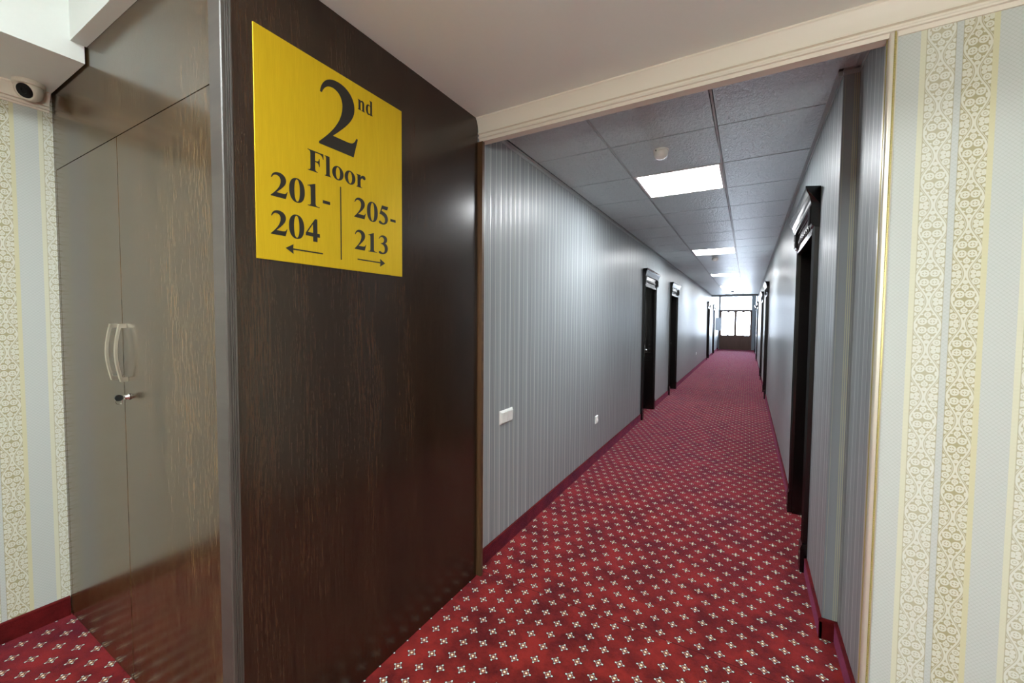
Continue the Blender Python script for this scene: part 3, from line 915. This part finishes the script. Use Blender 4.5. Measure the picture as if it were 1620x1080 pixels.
def path_pts(d, n=10):
    tk = d.replace('M', ' M ').replace('L', ' L ').replace('C', ' C ').replace('Z', ' Z ').split()
    i, pts, cmd = 0, [], None
    while i < len(tk):
        if tk[i] in 'MLCZ':
            cmd = tk[i]; i += 1
            if cmd == 'Z':
                break
            continue
        if cmd in 'ML':
            pts.append((float(tk[i]), float(tk[i + 1]))); i += 2
        else:
            p0 = pts[-1]; q = [float(v) for v in tk[i:i + 6]]; i += 6
            for k in range(1, n + 1):
                t = k / n; u = 1 - t
                pts.append(tuple(u ** 3 * p0[m] + 3 * u * u * t * q[m] + 3 * u * t * t * q[2 + m] + t ** 3 * q[4 + m] for m in (0, 1)))
    return pts
def ell(cx, cy, rx, ry, n=40, e=1.12):
    out = []
    for i in range(n):
        a = 2 * PI * i / n; c, s = math.cos(a), math.sin(a)
        out.append((cx + rx * math.copysign(abs(c) ** (1 / e), c), cy + ry * math.copysign(abs(s) ** (1 / e), s)))
    return out
def glyph(ch):
    if ch == '0':
        return [ell(250, 337, 227, 351), ell(250, 337, 80, 318)]
    if ch == 'o':
        return [ell(250, 230, 227, 243, e=1.0), ell(250, 230, 86, 206, e=1.0)]
    o, hs = GL[ch]
    return [path_pts(o)] + [path_pts(h) for h in hs]
def flat_mesh(loops, x0, x1):
    """fill loops given in sign coordinates (u along y, v up) as a thin raised plate facing +x"""
    cu = bpy.data.curves.new('tmp', 'CURVE'); cu.dimensions = '2D'; cu.fill_mode = 'BOTH'; cu.extrude = (x1 - x0) / 2
    for loop in loops:
        sp = cu.splines.new('POLY'); sp.points.add(len(loop) - 1); sp.use_cyclic_u = True
        for p, (x, z) in zip(sp.points, loop):
            p.co = (x, z, 0, 1)
    o = bpy.data.objects.new('tmp', cu); COL.objects.link(o)
    dg = bpy.context.evaluated_depsgraph_get()
    me = bpy.data.meshes.new_from_object(o.evaluated_get(dg))
    bm = bmesh.new(); bm.from_mesh(me)
    bpy.data.objects.remove(o); bpy.data.curves.remove(cu); bpy.data.meshes.remove(me)
    K = 0.9885
    R = Matrix(((0, 0, 1, (x0 + x1) / 2), (K, 0, 0, 0), (0, K, 0, 0), (0, 0, 0, 1)))
    bmesh.ops.transform(bm, matrix=R, verts=bm.verts)
    return bm
SY, SZ, SW, SH = 0.7185, 1.688, 0.622, 0.7185
sign = empty('sign', (X_PANEL, SY, SZ))
tag(sign, 'yellow brushed metal floor sign with black room numbers on the dark wood panel', 'sign')
obj('plate', bbox(0.0004, 0.0034, 0, SW, 0, SH, 0.0004, 1), MAT['gold'], sign)
def lettering(name, text, u0, u1, v0, height, unit):
    """text fitted between u0 and u1, with unit = drawn height of `height` body units"""
    loops, pen = [], 0
    lo, hi = 1e9, -1e9
    for ch in text:
        g = glyph(ch)
        for L in g:
            L2 = [(x + pen, y) for x, y in L]; loops.append(L2)
            lo = min(lo, min(p[0] for p in L2)); hi = max(hi, max(p[0] for p in L2))
        pen += ADV.get(ch, 500)
    sx = (u1 - u0) / (hi - lo); sy = height / unit
    loops = [[(u0 + (x - lo) * sx, v0 + y * sy) for x, y in L] for L in loops]
    return obj(name, flat_mesh(loops, 0.0035, 0.0041), MAT['ink'], sign)
lettering('numeral', '2', 0.223, 0.392, 0.439, 0.253, 688)
lettering('superscript', 'nd', 0.393, 0.468, 0.6340, 0.0575, 676)
lettering('word', 'Floor', 0.178, 0.428, 0.3315, 0.0725, 676)
lettering('room_numbers', '201-', 0.047, 0.265, 0.2080, 0.0810, 688)
lettering('room_numbers', '204', 0.0455, 0.2215, 0.0846, 0.0805, 688)
lettering('room_numbers', '205-', 0.372, 0.590, 0.2110, 0.0795, 688)
lettering('room_numbers', '213', 0.373, 0.5445, 0.0860, 0.0785, 688)
obj('divider', flat_mesh([[(0.3086, 0.0345), (0.3132, 0.0345), (0.3132, 0.309), (0.3086, 0.309)]], 0.0035, 0.0041), MAT['ink'], sign)
def arrow(u_tip, u_tail, v):
    s = 1 if u_tail > u_tip else -1
    hu = u_tip + s * 0.0275
    nu = u_tip + s * 0.0262
    loop = [(u_tip, v), (hu, v + 0.0165), (nu, v + 0.0024), (u_tail, v + 0.0024), (u_tail, v - 0.0024), (nu, v - 0.0024), (hu, v - 0.0165)]
    obj('arrow', flat_mesh([loop], 0.0035, 0.0041), MAT['ink'], sign)
arrow(0.094, 0.2335, 0.0462)
arrow(0.529, 0.386, 0.0472)

# ================================================================= CEILING LIGHTS
def panel_light():
    root = empty('ceiling_light', (0, 0, 0))
    h = GP / 2 - 0.006; w = (GX[1] - GX[0]) / 2 - 0.006
    bm = bmesh.new()
    box(bm, -w, -w + 0.018, -h, h, -0.001, 0.012); box(bm, w - 0.018, w, -h, h, -0.001, 0.012)
    box(bm, -w + 0.018, w - 0.018, -h, -h + 0.018, -0.001, 0.012); box(bm, -w + 0.018, w - 0.018, h - 0.018, h, -0.001, 0.012)
    obj('frame', bm, MAT['white_frame'], root)
    obj('diffuser', box(bmesh.new(), -w + 0.018, w - 0.018, -h + 0.018, h - 0.018, 0.003, 0.007), MAT['lamp'], root)
    return root
l0 = panel_light()
l_lab = ('square white light panel in the grey tile ceiling, nearest the opening', 'second white light panel along the corridor ceiling, before the small white detector',
         'third white light panel along the corridor ceiling', 'fourth white light panel far along the corridor ceiling', 'last and farthest white light panel, beside the dark detector')
for i, (k, lab) in enumerate(zip(LAMP_CELLS, l_lab)):
    o = l0 if i == 0 else copy_tree(l0)
    o.location = ((GX[0] + GX[1]) / 2, GY0 + (k + 0.5) * GP, Z_COR)
    tag(o, lab, 'ceiling light', 'light panels along the corridor ceiling')

# lamp in the raised foyer ceiling (lights the foyer from above)
fl = empty('tray_light', (-0.75, -0.75, TZ - 0.002))
tag(fl, 'square white light panel set in the raised white foyer ceiling', 'ceiling light')
bm = bmesh.new()
box(bm, -0.32, -0.30, -0.32, 0.32, -0.03, 0); box(bm, 0.30, 0.32, -0.32, 0.32, -0.03, 0)
box(bm, -0.30, 0.30, -0.32, -0.30, -0.03, 0); box(bm, -0.30, 0.30, 0.30, 0.32, -0.03, 0)
obj('frame', bm, MAT['white_frame'], fl)
obj('diffuser', box(bmesh.new(), -0.30, 0.30, -0.30, 0.30, -0.022, -0.016), MAT['lamp_foyer'], fl)

fl2 = empty('fill_lamp', (0.95, -0.95, 0.0))  # unseen lamp added behind the camera to brighten the foyer ceiling
tag(fl2, 'added fill lamp, unseen, with white opal globe on a slim nickel pole on the foyer carpet', 'fill lamp')
obj('base', lathe(bmesh.new(), [(0, 0.001), (0.14, 0.001), (0.14, 0.015), (0.12, 0.022), (0.02, 0.028), (0, 0.028)], 32), MAT['nickel'], fl2)
obj('pole', lathe(bmesh.new(), [(0, 0.028), (0.011, 0.028), (0.011, 1.49), (0.035, 1.50), (0.045, 1.53), (0, 1.53)], 20), MAT['nickel'], fl2)
bm = bmesh.new(); bmesh.ops.create_uvsphere(bm, u_segments=32, v_segments=16, radius=0.15, matrix=Matrix.Translation((0, 0, 1.675)))
obj('globe', bm, MAT['fill_globe'], fl2, smooth=True)

# ================================================================= DETECTORS, CAMERA
def detector(loc, body, lab, r=0.049, h=0.062):
    root = empty('smoke_detector', loc)
    tag(root, lab, 'smoke detector', 'detectors on the corridor ceiling')
    obj('base', lathe(bmesh.new(), [(0, 0), (r, 0), (r, -0.006), (r * 0.97, -0.010), (0, -0.010)], 32), body, root, smooth=False)
    prof = [(0, -0.010), (r * 0.90, -0.010), (r * 0.93, -0.020)]
    for i in range(9):
        a = i / 8 * PI / 2
        prof.append((r * 0.90 * math.cos(a) if i < 8 else 0, -0.026 - (h - 0.026) * math.sin(a)))
    obj('dome', lathe(bmesh.new(), prof, 32), body, root, smooth=True)
    obj('indicator', lathe(bmesh.new(), [(0, -0.018), (0.003, -0.017), (0.003, -0.008), (0, -0.008)], 10, Matrix.Translation((-r * 0.5, -r * 0.83, 0))), MAT['lens'], root)
    return root
detector((-0.531, 2.888, Z_COR), MAT['white_plastic'], 'white domed detector on the ceiling tile just before the nearest light panel')
detector((-0.536, 8.20, Z_COR), MAT['white_plastic'], 'small white detector on the ceiling just past the second light panel', 0.055, 0.055)
detector((-0.526, 17.5, Z_COR), MAT['black_plastic'], 'dark detector on the ceiling by the farthest light panel', 0.06, 0.05)

sc = empty('security_camera', (-2.855, 0.552, 2.557))
tag(sc, 'white dome security camera with black lens, on the soffit by the cupboard', 'camera')
obj('base', lathe(bmesh.new(), [(0, 0), (0.052, 0), (0.052, -0.012), (0.050, -0.018), (0, -0.018)], 40), MAT['cream_plastic'], sc)
face = Matrix.Translation((0, 0, -0.034)) @ Matrix.Rotation(math.radians(38), 4, 'Z') @ Matrix.Rotation(math.radians(118), 4, 'X')
prof = [(0, -0.040)]
for i in range(12):
    a = -PI / 2 + (i + 1) / 12 * (PI / 2 + 0.55)
    prof.append((0.047 * math.cos(a), 0.044 * math.sin(a)))
r1, z1 = prof[-1]
prof += [(r1 - 0.003, z1 + 0.003), (0.033, z1 + 0.003), (0.031, z1 - 0.002), (0, z1 - 0.002)]
ball = obj('housing', lathe(bmesh.new(), prof, 40, face), MAT['cream_plastic'], sc, smooth=True)
bm = lathe(bmesh.new(), [(0, z1 + 0.001), (0.010, z1 + 0.001), (0.011, z1 + 0.0035), (0.014, z1 + 0.0035), (0.030, z1 + 0.001), (0.0305, z1 - 0.0015), (0, z1 - 0.0015)], 40, face)
obj('lens', bm, MAT['lens'], ball, smooth=False)

# ================================================================= SWITCH, SOCKETS, GREY BOX
sw = empty('light_switch', (X_COR_L, 2.315, 0.8645))
tag(sw, 'white double rocker light switch on the grey wall beside the wood panel', 'light switch')
def bev_plate(hy, hz, d, t=0.010):
    bm = bmesh.new()
    A = [bm.verts.new((0.0004, y, z)) for y, z in ((-hy, -hz), (hy, -hz), (hy, hz), (-hy, hz))]
    B = [bm.verts.new((t, y, z)) for y, z in ((-hy + d, -hz + d), (hy - d, -hz + d), (hy - d, hz - d), (-hy + d, hz - d))]
    for i in range(4):
        j = (i + 1) % 4
        bm.faces.new((A[i], A[j], B[j], B[i]))
    bm.faces.new(A[::-1]); bm.faces.new(B)
    return bm
obj('frame', bev_plate(0.084, 0.046, 0.010), MAT['socket_white'], sw)
for s in (-1, 1):
    bm = bmesh.new(); y0, y1 = sorted((s * 0.002, s * 0.070))
    prism(bm, [(0.0101, -0.033), (0.013, -0.033), (0.017, 0.033), (0.0101, 0.033)], 'y', y0, y1)
    obj('rocker', bm, MAT['socket_white'], sw)

def socket(loc, lab):
    root = empty('wall_socket', loc)
    tag(root, lab, 'socket', 'wall sockets low on the left corridor wall')
    obj('frame', bev_plate(0.043, 0.043, 0.008), MAT['socket_white'], root)
    bm = lathe(bmesh.new(), [(0, 0.003), (0.019, 0.003), (0.020, 0.0125), (0.0225, 0.0135), (0.0235, 0.0095)], 32, Matrix.Translation((0.0008, 0, 0)) @ Matrix.Rotation(PI / 2, 4, 'Y'))
    w = obj('well', bm, MAT['socket_white'], root)
    bm = bmesh.new()
    for s in (-1, 1):
        lathe(b2 := bmesh.new(), [(0, 0.0046), (0.0026, 0.0046), (0.0026, 0.0040), (0, 0.0040)], 10, Matrix.Translation((0.0008, s * 0.0095, 0)) @ Matrix.Rotation(PI / 2, 4, 'Y'))
        me = bpy.data.meshes.new('tmp'); b2.to_mesh(me); b2.free(); bm.from_mesh(me); bpy.data.meshes.remove(me)
    obj('pin_holes', bm, MAT['lens'], w)
    return root
socket((X_COR_L, 4.21, 0.446), 'white wall socket on the left wall before the nearest left door')
socket((X_COR_L, 13.95, 0.500), 'small white wall socket far along the left wall past the second door')

gb = empty('meter_box', (X_COR_L, 23.1, 1.06))
tag(gb, 'grey metal wall box near the exit door at the corridor end', 'electrical box')
obj('housing', bbox(0.0005, 0.225, -0.2, 0.2, 0, 0.63, 0.006), MAT['grey_metal'], gb)
obj('lid', bbox(0.2255, 0.238, -0.185, 0.185, 0.015, 0.615, 0.004), MAT['grey_metal'], gb)
